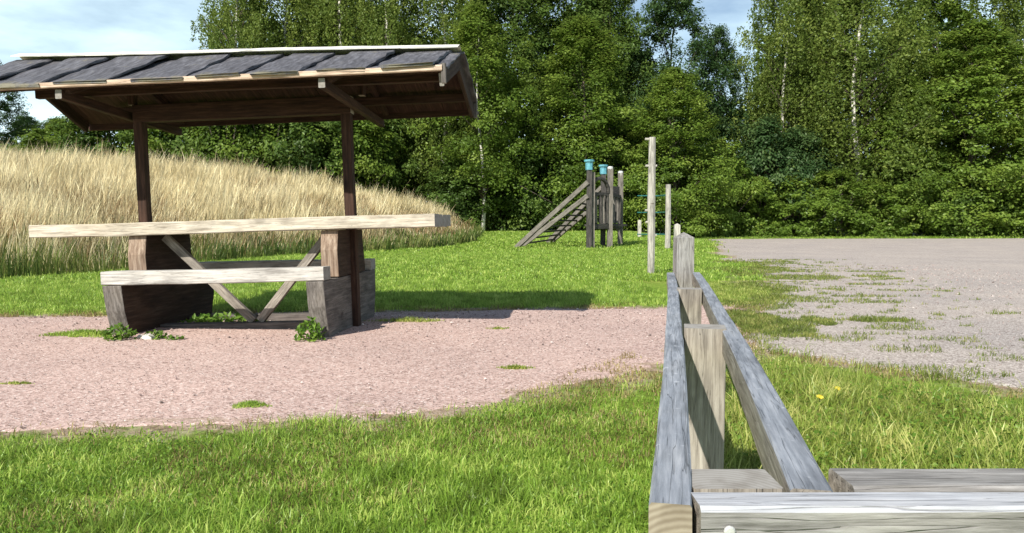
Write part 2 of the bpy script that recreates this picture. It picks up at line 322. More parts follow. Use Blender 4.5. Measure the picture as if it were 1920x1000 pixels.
M['ground'] = ground_mat()

# ------------------------------------------------------------------ ground sheets
def grid_obj(name, X, Y, mat, zoff, keep=None, attrs=None, kind='structure'):
    ny, nx = X.shape; Z = height(X, Y)+zoff; V = np.stack([X, Y, Z], -1).reshape(-1, 3)
    i = np.arange((ny-1)*(nx-1)); r, c = i//(nx-1), i % (nx-1); a = r*nx+c
    Q = np.stack([a, a+1, a+nx+1, a+nx], 1)
    if keep is not None: Q = Q[keep.reshape(-1)]
    used = np.unique(Q); rm = -np.ones(len(V), int); rm[used] = np.arange(len(used))
    me = np_mesh(name, V[used], rm[Q], None, {k: v.reshape(-1)[used] for k, v in (attrs or {}).items()}, [mat], None, True)
    return tag(mobj(name, me), kind=kind)
xs = np.concatenate([[-700, -300, -150, -90], np.arange(-60, -24, 2), np.arange(-24, -5, .5), np.arange(-5, 5, .1), np.arange(5, 12, .5), np.arange(12, 60, 3), [70, 90, 150, 300, 700]])
ys = np.concatenate([[-700, -200, -60, -20, -8], np.arange(-4, 1, .5), np.arange(1, 9, .1), np.arange(9, 42, .5), np.arange(42, 80, 2), [90, 120, 200, 400, 900]])
def fan(y0, y1, u0, u1, ry, du):
    n = int(math.log(y1/y0)/math.log(ry))+1; yy = y0*ry**np.arange(n+1); uu = np.arange(u0, u1, du)
    return np.meshgrid(uu, yy)
U, YY = fan(2.3, 7.6, -1.7, .62, 1.006, .006); PX = U*YY
def edge_path(x, y): return sdist(x, y, PATH) + .22*(fbm(x, y, 1.6, 3)-.5) + .12*(fbm(x, y, 9, 4)-.5)
ep = edge_path(PX, YY); cen = lambda A: (A[1:, 1:]+A[:-1, 1:]+A[1:, :-1]+A[:-1, :-1])/4
grid_obj('gravel_path', PX, YY, M['gravel'], .004-.013*(1-smooth(.0, .06, ep)), keep=cen(ep) > -.05, attrs={'edge': ep})
U, YY = fan(1.6, 44, .2, 2.2, 1.008, .009); LX = U*YY
def edge_lot(x, y):
    return sdist(x, y, LOT) + (.9*(fbm(x, y, .8, 13)-.5) + .25*(fbm(x, y, 5, 14)-.5))*np.clip(np.asarray(y)/7, .5, 1.6)
el = edge_lot(LX, YY)
grid_obj('gravel_car_park', LX, YY, M['gravel2'], .008-.017*(1-smooth(.0, .08, el)), keep=cen(el) > -.06, attrs={'edge': el})

GX, GY = np.meshgrid(xs, ys)
GE = np.maximum(edge_path(GX, GY), edge_lot(GX, GY))
ms = sdist(GX, GY, MEADOW)
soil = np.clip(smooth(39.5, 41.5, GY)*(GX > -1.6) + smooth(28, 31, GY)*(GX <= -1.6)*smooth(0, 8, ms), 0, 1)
grid_obj('ground', GX, GY, M['ground'], 0, attrs={'meadow': smooth(.2, 1.5, ms), 'soil': soil, 'edge': GE})

# ------------------------------------------------------------------ planks and posts
def plank_mesh(name, L, Wd, T, mats, ch=.004, seg=None, jit=.0015, taper=0.0, topm=0, endm=1, rag=0, bow=0):
    """length along X, width Y, thickness Z; slots: 0 side, 1 end, 2 top"""
    seg = seg or max(2, int(L/.12)); a, b = Wd/2, T/2; c = min(ch, a*.4, b*.4)
    sec = [(-a+c, -b), (a-c, -b), (a, -b+c), (a, b-c), (a-c, b), (-a+c, b), (-a, b-c), (-a, -b+c)]
    V = []; ph = random.uniform(0, 99)
    for i in range(seg+1):
        x = -L/2+L*i/seg; dy = math.sin(x*3.1+ph)*jit - bow*math.sin(math.pi*i/seg); dz = math.sin(x*2.3+ph*2)*jit
        for (y, z) in sec:
            V.append((x, y+dy+random.uniform(-jit, jit)*.5, z+dz+random.uniform(-jit, jit)*.5))
    if rag:   # ragged lower end
        for j in range(8): 
            V[j] = (V[j][0]+random.uniform(-rag, rag), V[j][1], V[j][2]+random.uniform(-rag, rag)*.3)
        V = [(x, y+math.sin(x*23+ph)*rag*.5+random.uniform(-rag, rag)*.25, z+math.sin(y*31+x*17+ph)*rag*.35) for (x, y, z) in V]
    Q, mi = [], []
    for i in range(seg):
        for j in range(8):
            Q.append([i*8+j, (i+1)*8+j, (i+1)*8+(j+1) % 8, i*8+(j+1) % 8]); mi.append(topm if j in (3, 4, 5) else 0)
    for base, fl in ((0, 1), (seg*8, 0)):
        f = [[0, 1, 2, 7], [2, 3, 6, 7], [3, 4, 5, 6]]
        for q in f:
            q = [base+k for k in q]; Q.append(q if fl else q[::-1]); mi.append(endm)
    return np_mesh(name, V, Q, None, None, mats, mi, False)
def plank(name, p0, p1, Wd, T, mats, parent=None, roll=0, up=(0, 0, 1), **kw):
    """beam from p0 to p1 (axis), width sideways, thickness along 'up'"""
    p0, p1 = Vector(p0), Vector(p1); d = p1-p0; L = d.length; x = d.normalized()
    z = Vector(up); z = (z-x*z.dot(x)).normalized(); y = z.cross(x)
    me = plank_mesh(name, L, Wd, T, mats, **kw); o = mobj(name, me, parent)
    m = Matrix((x, y, z)).transposed().to_4x4(); m.translation = (p0+p1)/2
    o.matrix_local = m if not roll else m @ Matrix.Rotation(roll, 4, 'X')
    return o

# ------------------------------------------------------------------ picnic shelter (local frame: right end panel's front corner is the origin)
sh = empty('picnic_shelter', (-1.266, 5.0, 0), R(-4.5), R(-1.6))
tag(sh, 'roofed wooden picnic table with attached benches standing on the pink gravel path', 'picnic shelter')
def panel(x0, x1, upper, mats):
    V = []; n = 7
    if upper: prof = [(.325, .405), (1.025, .405), (.985, .60), (.975, .742), (.345, .742), (.315, .60)]
    else: prof = [(.10, -.02), (1.25, -.02), (1.335, .22), (1.345, .398), (.005, .398), (.03, .22)]
    for x in (x0, x1):
        for (y, z) in prof: V.append((x, y+random.uniform(-.004, .004), z))
    mb = MB(); k = 6
    Q = [[j, (j+1) % k, k+(j+1) % k, k+j] for j in range(k)] + [[0, 3, 2, 1], [0, 5, 4, 3], [6, 7, 8, 9], [6, 9, 10, 11]]
    mb.add(V, Q); o = mb.build('upper_end_panel' if upper else 'end_panel', mats, sh)
    bv = o.modifiers.new('bevel', 'BEVEL'); bv.width = .006; bv.segments = 2
    return o
# grain in the panels runs along Y: build them rotated
def panel_obj(x0, x1, upper, mat):
    o = panel(x0, x1, upper, mat)
    me = o.data; me.materials.append(M['paneldark'] if (x0 < -1 or upper) else M['panel'])  # dark side faces: sun-averted shade put into the wood colour
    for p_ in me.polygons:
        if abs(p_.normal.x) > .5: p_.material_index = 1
    rot = Matrix.Rotation(R(-90), 4, 'Z'); me.transform(rot); o.rotation_euler = (0, 0, R(90)); return o
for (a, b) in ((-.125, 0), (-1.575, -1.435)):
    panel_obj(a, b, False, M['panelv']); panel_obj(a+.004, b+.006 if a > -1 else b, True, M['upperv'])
# horizontal log joint lines of the end panels: thin shadow-gap battens
plank('table_top', (-2.31, .385, .792), (.72, .385, .792), .17, .093, [M['pale'], M['endgrey']], sh, ch=.006, jit=.003)
for yy, zz in ((.573, .793), (.762, .791), (.952, .792)):
    plank('table_top', (-2.305, yy, zz), (.715, yy, zz), .178, .09, [M['pale'], M['endgrey']], sh, ch=.006, jit=.003)
for (y0, dz) in ((.075, 0), (1.275, 0)):
    plank('seat', (-1.578, y0, .449+dz), (.002, y0, .449+dz), .15, .093, [M['seatw'], M['endgrey']], sh, ch=.006, jit=.003)
plank('skid_beam', (-1.43, .50, .030), (-.128, .50, .030), .10, .075, [M['panel'], M['end']], sh)
plank('skid_beam', (-1.43, .93, .042), (-.128, .93, .042), .10, .075, [M['panel'], M['end']], sh)
for y in (.52,):
    plank('brace', (-.724, y, .075), (-1.39, y, .725), .045, .06, [M['side'] if y < 1 else M['brownlit'], M['end']], sh)
    plank('brace', (-.675, y, .075), (-.115, y, .725), .045, .06, [M['side'] if y < 1 else M['brownlit'], M['end']], sh)
for x in (.008, -1.628):
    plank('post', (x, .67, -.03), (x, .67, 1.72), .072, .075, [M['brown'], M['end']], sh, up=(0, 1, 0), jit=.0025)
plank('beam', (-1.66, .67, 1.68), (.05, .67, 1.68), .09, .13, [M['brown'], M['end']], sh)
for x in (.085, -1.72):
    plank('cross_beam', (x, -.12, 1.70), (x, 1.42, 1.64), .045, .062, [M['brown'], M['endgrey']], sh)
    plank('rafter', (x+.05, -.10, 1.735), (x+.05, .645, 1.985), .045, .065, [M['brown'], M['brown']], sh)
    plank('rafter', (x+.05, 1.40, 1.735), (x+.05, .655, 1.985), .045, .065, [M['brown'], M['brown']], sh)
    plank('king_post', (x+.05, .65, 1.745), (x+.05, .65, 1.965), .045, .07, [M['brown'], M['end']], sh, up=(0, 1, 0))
for y, z in ((.22, 1.775), (1.10, 1.775)):
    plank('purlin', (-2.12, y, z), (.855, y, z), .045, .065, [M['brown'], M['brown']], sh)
roof = empty('roof', (0, 0, 0)); roof.parent = sh
sl = math.atan2(.30, .80)
def slope_pt(x, s, off, back=False):
    # s metres down from the ridge along the slope, off above the slope plane
    zr = 2.013+.084*(.9-x)/3.46          # the ridge has settled towards the right end
    y = s*math.cos(sl)+off*math.sin(sl)
    z = zr-(zr-1.746)*s/.845+off*math.cos(sl)
    return (x, .65+y if back else .65-y, z)
Ls = .845; x = -2.56; k = 0
random.seed(21)
for back in (False, True):
    n = Vector((0, (1 if back else -1)*math.sin(sl), math.cos(sl)))
    # boarding under the covering
    for q in range(14):
        xx = -2.53+(q+.5)*3.40/14
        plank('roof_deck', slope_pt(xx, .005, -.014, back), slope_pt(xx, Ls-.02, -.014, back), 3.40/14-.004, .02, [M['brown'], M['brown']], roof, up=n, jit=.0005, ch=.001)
    x = -2.57; k = 0
    widths = []
    while x < .86:
        w = random.uniform(.27, .38); g = random.uniform(.07, .15)
        e = min(x+w, .915)
        if e-x > .12:
            s0, s1 = .015+random.uniform(0, .02), Ls+.012+random.uniform(0, .018)
            plank('roof_board', slope_pt((x+e)/2+random.uniform(-.01, .01), s1, .033, back), slope_pt((x+e)/2, s0, .033+random.uniform(0, .006), back), e-x, .02, [M['slate'], M['slate']], roof, up=n, jit=.009, ch=.006, seg=10, rag=.010)
        g0, g1 = e-.06, min(e+g+.06, .905)
        if g1-g0 > .1:
            plank('roof_board', slope_pt((g0+g1)/2, Ls-.022-random.uniform(0, .012), .009, back), slope_pt((g0+g1)/2, .02, .009, back), g1-g0, .018, [M['slate'], M['slate']], roof, up=n, jit=.006, ch=.005, seg=8, rag=.008)
        x = e+g
    yb = -.145 if not back else 1.445
    plank('fascia', (-2.56, yb, 1.755 if not back else 1.725), (.885, yb, 1.755 if not back else 1.725), .028, .035 if not back else .085, [M['fascia'] if not back else M['brown'], M['end']], roof)
    for xx in (-2.548, .868):
        plank('barge_board', slope_pt(xx, .0, -.055, back), slope_pt(xx, Ls-.03, -.055, back), .03, .105, [M['paneldark'], M['endgrey']], roof, up=n, jit=.001)
    plank('fascia_end_block', (.893, yb+(.01 if not back else -.01), 1.785), (.893, yb+(.01 if not back else -.01), 1.66), .03, .03, [M['panel'], M['endgrey']], roof, up=(1, 0, 0))
plank('ridge_cap', (-2.57, .605, 2.155), (.89, .605, 2.071), .10, .012, [M['ridge'], M['end']], roof, up=(0, -.36, 1), jit=.003)
plank('ridge_cap', (-2.57, .70, 2.142), (.89, .70, 2.060), .10, .012, [M['ridge'], M['end']], roof, up=(0, .36, 1), jit=.003)

# ------------------------------------------------------------------ barrier fence
FD = Vector((.2144, 1, 0)).normalized(); FN = Vector((FD.y, -FD.x, 0))
def FP(off, d, z): # off = X offset at constant depth d
    return Vector((off+.2144*d, d, z))
fe = empty('barrier_fence', (FP(.068, .78, 0)))
tag(fe, 'low double-rail barrier fence of silvery weathered timber in the right foreground', 'fence')
def frel(p): return Vector(p)-fe.location
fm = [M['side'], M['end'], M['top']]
ZT = .525
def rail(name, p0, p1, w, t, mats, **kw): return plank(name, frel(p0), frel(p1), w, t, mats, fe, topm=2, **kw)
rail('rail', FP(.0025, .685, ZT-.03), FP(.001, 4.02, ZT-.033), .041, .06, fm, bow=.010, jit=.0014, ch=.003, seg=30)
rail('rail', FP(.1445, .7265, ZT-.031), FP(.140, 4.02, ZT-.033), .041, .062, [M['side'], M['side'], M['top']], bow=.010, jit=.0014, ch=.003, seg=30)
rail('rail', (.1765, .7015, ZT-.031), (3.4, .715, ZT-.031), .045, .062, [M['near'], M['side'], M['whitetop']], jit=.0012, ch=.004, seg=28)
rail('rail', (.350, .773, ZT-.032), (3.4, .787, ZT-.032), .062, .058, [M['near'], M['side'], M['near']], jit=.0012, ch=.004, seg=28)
for d, of, wd in ((1.875, .088, .102), (2.975, .0765, .096)):
    plank('post', frel(FP(of, d, -.05)), frel(FP(of, d, ZT+.003)), wd, .085, [M['side'], M['endgrey']], fe, up=FD, jit=.001, ch=.002)
plank('post', frel((.230, .769, -.05)), frel((.230, .769, ZT-.004)), .092, .060, [M['side'], M['endgrey']], fe, up=(0, 1, 0), jit=.001, ch=.002)
plank('post', frel((1.9, .744, -.05)), frel((1.9, .744, ZT-.012)), .09, .030, [M['side'], M['endgrey']], fe, up=(0, 1, 0), jit=.001, ch=.002)
# tall post with pyramid top
def capped_post(name, base, h, w, mat, parent=None, rz=0, peak=.03):
    mb = MB(); a = w/2; V = []; lv = [-.05, h*.33, h*.66, h]
    for z in lv: V += [(sx*a*random.uniform(.97, 1.02), sy*a*random.uniform(.97, 1.02), z) for sx, sy in ((-1, -1), (1, -1), (1, 1), (-1, 1))]
    V += [(0, 0, h+peak)]
    Q = [[i*4+j, i*4+(j+1) % 4, (i+1)*4+(j+1) % 4, (i+1)*4+j] for i in range(3) for j in range(4)]
    T = [[12+j, 12+(j+1) % 4, 16] for j in range(4)]
    mb.add(V, Q, T); me_o = mb.build(name, mat, parent)
    me_o.data.transform(Matrix.Rotation(R(90), 4, 'Y')); me_o.rotation_euler = (0, R(-90), 0)
    if parent: me_o.location = base; 
    return me_o
p3 = capped_post('post', frel(FP(.070, 4.08, 0)), .712, .095, M['near'], fe); p3.rotation_euler = (0, R(-90), 0)
mb = MB(); V = []
for i, (r, y) in enumerate(((.0055, 0), (.0055, -.002), (.004, -.0034), (.0001, -.0038))):
    V += [(math.cos(t*math.pi/6)*r, y, math.sin(t*math.pi/6)*r) for t in range(12)]
mb.add(V, [[i*12+j, i*12+(j+1) % 12, (i+1)*12+(j+1) % 12, (i+1)*12+j] for i in range(3) for j in range(12)])
mb.build('bolt', M['bolt'], fe, frel((.203, .677, .503)))

# ------------------------------------------------------------------ playground
def wpole(name, p0, p1, w, mat, parent, t=None): return plank(name, p0, p1, w, t or w, [mat, mat], parent, up=(0, 1, 0) if abs((Vector(p1)-Vector(p0)).normalized().y) < .9 else (0, 0, 1), seg=4, jit=.002)
pb = Vector((2.28, 22.0, 0)); pl = empty('play_tower', pb); tag(pl, 'dark wooden play tower with turquoise post caps and sloping climbing ramps on the lawn', 'play tower')
P1, P3, P2, P4 = [Vector(a)-pb for a in ((2.28, 22.0, 0), (3.0, 22.75, 0), (2.93, 23.9, 0), (3.6, 24.7, 0))]
up = Vector((0, 0, 1))
for P, cap, m in ((P1, 'cap', 'play'), (P2, 'cap', 'play'), (P3, 'whitecap', 'playgrey'), (P4, 'whitecap', 'playgrey')):
    g = hz(P.x+pb.x, P.y+pb.y)
    po = wpole('post', P+up*(g-.1), P+up*2.45, .15 if m == 'play' else .16, M[m], pl)
    mb = MB(); r = .12 if cap == 'cap' else .09; 
    mb.tube([(0, 0, 0), (0, 0, .26 if cap == 'cap' else .14), (0, 0, .30 if cap == 'cap' else .16)], [r*.9, r*.95, r*.6], 8)
    if cap == 'cap': mb.tube([(0, 0, .24), (0, 0, .30)], [r*1.25, r*1.25], 8)
    mb.build('post_cap', M[cap], pl, P+up*2.36)
wpole('post', P1+Vector((.13, .1, .0)), P1+Vector((.13, .1, 2.3)), .10, M['playgrey'], pl)
def quadpanel(name, a, b, z0, z1, t, mat): 
    d = (b-a); n = Vector((-d.y, d.x, 0)).normalized()*t; c = (a+b)/2
    return plank(name, a+up*(z0+z1)/2, b+up*(z0+z1)/2, t, z1-z0, [M[mat], M[mat]], pl, seg=3)
for a, b in ((P1, P3), (P3, P4), (P1, P2), (P2, P4)):
    quadpanel('platform_beam', a, b, .62, .78, .06, 'play'); quadpanel('guard_rail', a, b, 1.62, 1.72, .06, 'play')
for a, b in ((P1, P3), (P3, P4)):
    for k in range(5):
        q = a.lerp(b, (k+.9)/5.8); wpole('slat', q+up*.8, q+up*1.66, .075, M['playgrey'] if k in (1, 3) else M['play'], pl, .03)
for a, b in ((P2, P4), (P1, P2)):
    q0, q1 = a.lerp(b, .08), a.lerp(b, .92)
    if a is P2: quadpanel('side_panel', q0, q1, .8, 2.0, .04, 'play')
quadpanel('platform', (P1+P2)/2, (P3+P4)/2, .70, .76, .9, 'play')
# arch over the entrance
mb = MB(); mid = (P1+P3)/2; d = (P3-P1)
mb.tube([P1.lerp(P3, .5-.42*math.cos(t*math.pi/8))+up*(1.72+.42*math.sin(t*math.pi/8)) for t in range(9)], [.06]*9, 6); mb.build('arch', M['play'], pl)
F1 = Vector((.10, 22.9, .03))-pb; F2 = Vector((1.22, 25.7, .12))-pb
def ramp_pole(a, b, m): return plank('ramp_rail', a, b, .07, .13, [M[m], M[m]], pl, seg=5)
ramp_pole(F1, P1+Vector((-.05, -.1, 2.0)), 'playgrey'); ramp_pole(F1+Vector((.12, 0, 0)), P1+Vector((-.05, -.1, 1.60)), 'playgrey')
ramp_pole(F2, P2+Vector((-.05, 0, 1.95)), 'playgrey'); ramp_pole(F2+Vector((.12, 0, 0)), P2+Vector((-.05, 0, 1.55)), 'playgrey')
for k in range(8):
    t = (k+.8)/9; wpole('rung', (F1+Vector((.12, 0, 0))).lerp(P1+Vector((-.05, -.1, 1.60)), t), (F2+Vector((.12, 0, 0))).lerp(P2+Vector((-.05, 0, 1.55)), t), .05, M['play'], pl)
# tall pegged pole
tp = empty('climbing_pole', (2.14, 11.4, 0)); tag(tp, 'tall pale wooden pole with short pegs on the lawn right of the play tower', 'pole')
mb = MB(); mb.tube([(0, 0, -.05), (.004, 0, .5), (-.004, 0, 1.1), (.0, 0, 1.7), (.0, 0, 2.1)], [.052, .058, .062, .056, .05], 9, jit=.03); mb.build('shaft', M['polev'], tp)
for z, s in ((2.065, -.11), (1.66, -.10), (1.66, .075), (.98, -.10), (.80, -.09), (.60, .08)):
    mb = MB(); mb.tube([(0, 0, z), (s, -.01, z+.008)], [.02, .018], 6); mb.build('peg', M['polegrey'], tp)
cf = empty('playground_ladder', (4.66, 22.2, hz(4.66, 22.2))); tag(cf, 'playground ladder of two pale posts joined by thin teal bars behind the pegged pole', 'playground ladder')
mb = MB(); mb.tube([(0, 0, -.1), (.01, 0, 1.0), (0, 0, 1.92)], [.085, .082, .075], 8, jit=.02); mb.build('post', M['polev'], cf)
mb = MB(); mb.tube([(-.12, 2.0, -.1), (-.12, 2.0, 1.0), (-.13, 2.0, 1.9)], [.085, .08, .07], 8, jit=.02); mb.build('post', M['polev'], cf)
for z in (1.62, 1.1, .42):
    mb = MB(); mb.tube([(-.75, 1.0, z), (-.1, 1.02, z), (.22, 1.0, z)], [.018]*3, 6); mb.build('bar', M['teal'], cf)
    mb = MB(); mb.tube([(0, 0, z), (-.12, 2.0, z)], [.018]*2, 6); mb.build('bar', M['teal'], cf)
def lone_post(loc, h, w, label):
    o = capped_post('marker_post', (0, 0, 0), h, w, M['polegrey']); o.location = loc; tag(o, label, 'post')
lone_post((3.07, 13.8, 0), .76, .10, 'short pale post standing beyond the end of the barrier fence')
lone_post((5.15, 30, hz(5.15, 30)), .68, .13, 'small far white post by the hedge, between play tower and pegged pole')

# ------------------------------------------------------------------ grass
def blade_mesh(name, x, y, h, w, lean, mat, z=None, rnd=None, seg3=False, parent=None):
    n = len(x); z = height(x, y) if z is None else z
    a = rng.uniform(0, 2*math.pi, n); la = rng.uniform(0, 2*math.pi, n); lr = lean*h*rng.uniform(.2, 1, n)
    lx, ly = np.cos(la)*lr, np.sin(la)*lr; wx, wy = np.cos(a)*w/2, np.sin(a)*w/2
    hh = np.sqrt(np.maximum(h*h-lr*lr, h*h*.1))
    P = np.empty((n, 5, 3))
    for k, (f, ff, s, sg) in enumerate(((0, 0, 1, -1), (0, 0, 1, 1), (.6, .35, .8, -1), (.6, .35, .8, 1), (1, 1, 0, 0))):
        P[:, k, 0] = x+lx*ff+wx*s*sg; P[:, k, 1] = y+ly*ff+wy*s*sg; P[:, k, 2] = z+hh*f-(.004 if f == 0 else 0)
    b = np.arange(n)[:, None]*5
    Q = b+np.array([[0, 1, 3, 2]]); T = b+np.array([[2, 3, 4]])
    rnd = rng.uniform(0, 1, n) if rnd is None else rnd
    me = np_mesh(name, P.reshape(-1, 3), Q, T, {'rnd': np.repeat(rnd, 5)}, [mat])
    return mobj(name, me, parent)
def scatter(n, x0, x1, y0, y1, maskf, fov=True):
    x = rng.uniform(x0, x1, n); y = rng.uniform(y0, y1, n); m = maskf(x, y)
    if fov: m &= (np.abs(x) < y*.80+.7)
    return x[m], y[m]
def lawn_mask(x, y):
    keep = (edge_path(x, y) < .02) & (edge_lot(x, y) < .05) & (sdist(x, y, MEADOW) < .3)
    nn = .5*(fbm(x, y, 2.6, 19)-.5)
    thin = 1-.94*smooth(-.30-.35*smooth(-.2, .8, x)*(y < 5), -.02, np.maximum(edge_path(x, y), edge_lot(x, y)*.6)+nn)
    thin = thin*(1-.75*smooth(.66, .78, fbm(x, y, 1.3, 38)))*(1-.9*(((x+1.22)/.10)**2+((y-2.07)/.035)**2+1.5*(fbm(x, y, 9, 2)-.5) < 1))
    return keep & (rng.uniform(0, 1, len(x)) < thin)
xs_, ys_ = [], []; H_, W_ = [], []
def add_zone(n, x0, x1, y0, y1, h0, h1, w, m=lawn_mask):
    x, y = scatter(n, x0, x1, y0, y1, m); v = fbm(x, y, 2.2, 31)
    tuft = smooth(.55, .8, fbm(x, y, 6, 77))
    h = rng.uniform(h0, h1, len(x))*(.45+1.1*v)*(1+.55*tuft)*np.where(rng.uniform(0, 1, len(x)) < .02, 1.8, 1)
    xs_.append(x); ys_.append(y); H_.append(h); W_.append(w*rng.uniform(.6, 1.4, len(x)))
left = lambda x, y: lawn_mask(x, y) & (x < .2144*y+.06)
add_zone(260000, -2.8, 1.2, 1.2, 4.3, .014, .042, .0036, left)
add_zone(160000, -6.5, 1.7, 5.2, 10, .025, .055, .007, left)
add_zone(190000, -13, 5, 10, 20, .03, .06, .015, lawn_mask)
add_zone(120000, -8, 10, 20, 40, .04, .08, .032, lawn_mask)
add_zone(60000, 9, 34, 37, 41.5, .05, .12, .035, lawn_mask)
o = blade_mesh('lawn_grass', np.concatenate(xs_), np.concatenate(ys_), np.concatenate(H_), np.concatenate(W_), 1.1, M['grass']); tag(o, 'short bright green mown lawn around the gravel path', 'grass', kind='stuff')
xs_, ys_, H_, W_ = [], [], [], []
right = lambda x, y: (x > .2144*y+.05) & lawn_mask(x, y)
add_zone(150000, .2, 4.5, .9, 5.2, .05, .10, .0045, right)
add_zone(90000, .8, 4.5, 5.2, 10, .02, .05, .006, right)
o = blade_mesh('rough_grass', np.concatenate(xs_), np.concatenate(ys_), np.concatenate(H_), np.concatenate(W_), 1.15, M['grassy']); tag(o, 'longer rough yellow-green grass right of the barrier fence', 'grass', kind='stuff')
def leaf_mesh(name, C, Nn, size, mat, asp=.62, rnd=None):
    n = len(C); Nn = Nn/np.linalg.norm(Nn, axis=1, keepdims=True); t = rng.normal(size=(n, 3)); t -= Nn*(t*Nn).sum(1, keepdims=True); t /= np.linalg.norm(t, axis=1, keepdims=True)
    b = np.cross(Nn, t); s = size[:, None] if np.ndim(size) else size
    P = np.empty((n, 4, 3)); P[:, 0] = C-t*s*.5; P[:, 1] = C+b*s*asp*.5-t*s*.05; P[:, 2] = C+t*s*.5-Nn*s*.12; P[:, 3] = C-b*s*asp*.5-t*s*.05
    rnd = rng.uniform(0, 1, n) if rnd is None else rnd
    return np_mesh(name, P.reshape(-1, 3), np.arange(n*4).reshape(n, 4), None, {'rnd': np.repeat(rnd, 4)}, [mat])
# clover-like ground leaves mixed into the turf
def cover(name, n, x0, x1, y0, y1, m, z0, z1, ls, mat, label, thr=.5):
    x, y = scatter(n, x0, x1, y0, y1, m); k = fbm(x, y, 1.7, 91) > thr*rng.uniform(.5, 1.1, len(x)); x, y = x[k], y[k]
    C = np.stack([x, y, height(x, y)+rng.uniform(z0, z1, len(x))], 1)
    o = mobj(name, leaf_mesh(name, C, rng.normal(size=(len(x), 3))*.45+np.array([0, -.25, .9]), ls*rng.uniform(.5, 1.4, len(x)), M[mat], asp=.75)); return tag(o, label, 'ground cover', kind='stuff')
cover('lawn_clover', 60000, -2.8, 1.2, 1.2, 4.3, left, .006, .022, .0105, 'weed', 'small clover leaves among the near lawn grass', .62)
cover('rough_weeds', 34000, .2, 4.5, 1.2, 5.2, right, .015, .06, .017, 'weed', 'broad weed leaves among the rough grass right of the fence', .6)
def dry_mask(x, y):
    e = edge_path(x, y); return (e > -.6) & (e < .08+.3*smooth(0, .8, x)) & (x < .2144*y+.05) & (y < 4.7) & (rng.uniform(0, 1, len(x)) < .25+.75*smooth(-.2, .7, x)) & (fbm(x, y, 5, 12) > .42)
x, y = scatter(60000, -3, 1.1, 2.3, 4.6, dry_mask)
o = blade_mesh('dry_edge_grass', x, y, rng.uniform(.01, .036, len(x)), .004*np.ones(len(x)), 1.2, M['drygrass']); tag(o, 'brown dry turf along the lower edge of the gravel path', 'grass', kind='stuff')
x, y = scatter(110000, -2.8, 4, 1.2, 4.6, lambda x, y: lawn_mask(x, y) & (fbm(x, y, 1.3, 38)+.25*(fbm(x, y, 8, 39)-.5) > .50))
o = blade_mesh('withered_grass', x, y, rng.uniform(.016, .048, len(x)), .0035*np.ones(len(x)), 1.2, M['drygrass']); tag(o, 'withered straw-brown blades mixed into the lawn in patches', 'grass', kind='stuff')
x, y = scatter(90000, 1.3, 6, 2.4, 7, lambda x, y: (edge_lot(x, y) > -.3) & (edge_lot(x, y) < .12) & (fbm(x, y, 4, 12) > .45) & (x > .2144*y+.12))
o = blade_mesh('dry_margin_grass', x, y, rng.uniform(.01, .04, len(x)), .0045*np.ones(len(x)), 1.2, M['drygrass']); tag(o, 'brown dry turf where the rough grass meets the grey gravel', 'grass', kind='stuff')
x, y = scatter(70000, -6, 1.4, 5.6, 8, lambda x, y: (edge_path(x, y) > -.35) & (edge_path(x, y) < .08) & (y > 5) & (fbm(x, y, 3, 12) > .46))
o = blade_mesh('dry_back_grass', x, y, rng.uniform(.01, .035, len(x)), .006*np.ones(len(x)), 1.2, M['drygrass']); tag(o, 'brown dry turf along the far edge of the gravel path', 'grass', kind='stuff')
# patches creeping into the car park and path margins
PATCH = [(1.98, 5.75, .34, .85), (1.7, 5.2, .15, .35), (2.44, 5.9, .11, .28), (2.92, 6.0, .32, .12), (2.9, 5.46, .22, .10), (4.2, 10.6, .6, .5), (5.3, 10.9, .3, .25), (2.8, 7.8, .3, .45), (3.1, 9.1, .45, .7), (2.35, 7.1, .35, .4), (2.38, 4.56, .14, .12), (2.75, 4.2, .12, .05), (2.18, 4.97, .25, .12), (2.95, 4.6, .12, .05), (3.7, 7.9, .4, .1), (4.5, 8.6, .3, .07), (4.0, 12.5, .7, .8), (3.2, 4.1, .2, .06), (3.6, 4.9, .2, .05), (2.6, 5.2, .3, .06), (5.2, 6.2, .3, .05)]
def patch_mask(x, y):
    e = edge_lot(x, y); f = fbm(x*.7, y*1.5, 1.9, 55, 4)
    q = (e > -.15) & (f > .56+.09*np.clip(e, 0, 3)) & (e < 2.2)
    nn = 1.3*(fbm(x, y*1.6, 6, 9, 4)-.5)
    for (cx, cy, rx, ry) in PATCH: q |= ((x-cx)/rx)**2+((y-cy)/ry)**2 + 1.4*nn < .9
    q |= (fbm(x, y*1.3, 5.5, 83, 3) > .66+.045*e) & (e < 2.4) & (e > -.2)
    return q & (x > .2144*y+.1)
x, y = scatter(420000, 1.2, 8, 2.8, 16, patch_mask)
x2, y2 = scatter(60000, 1.5, 3.3, 4.4, 7, lambda x, y: (((x-1.98)/.32)**2+((y-5.75)/.8)**2+1.4*(fbm(x, y*1.6, 6, 9, 4)-.5) < .9) | (((x-2.46)/.12)**2+((y-5.9)/.28)**2+1.4*(fbm(x, y*1.6, 6, 9, 4)-.5) < .9) | (((x-2.95)/.32)**2+((y-5.95)/.13)**2+1.4*(fbm(x, y*1.6, 6, 9, 4)-.5) < .8)); x = np.r_[x, x2]; y = np.r_[y, y2]
hh = rng.uniform(.015, .05, len(x)); k = rng.uniform(0, 1, len(x)) < .95*np.clip(7/y, .3, 1)
o = blade_mesh('gravel_weeds', x[k], y[k], hh[k], (.006*np.clip(y/6, .8, 3))[k], 1.1, M['patch']); tag(o, 'thin patches of low weeds growing through the grey gravel margin', 'weeds', kind='stuff')

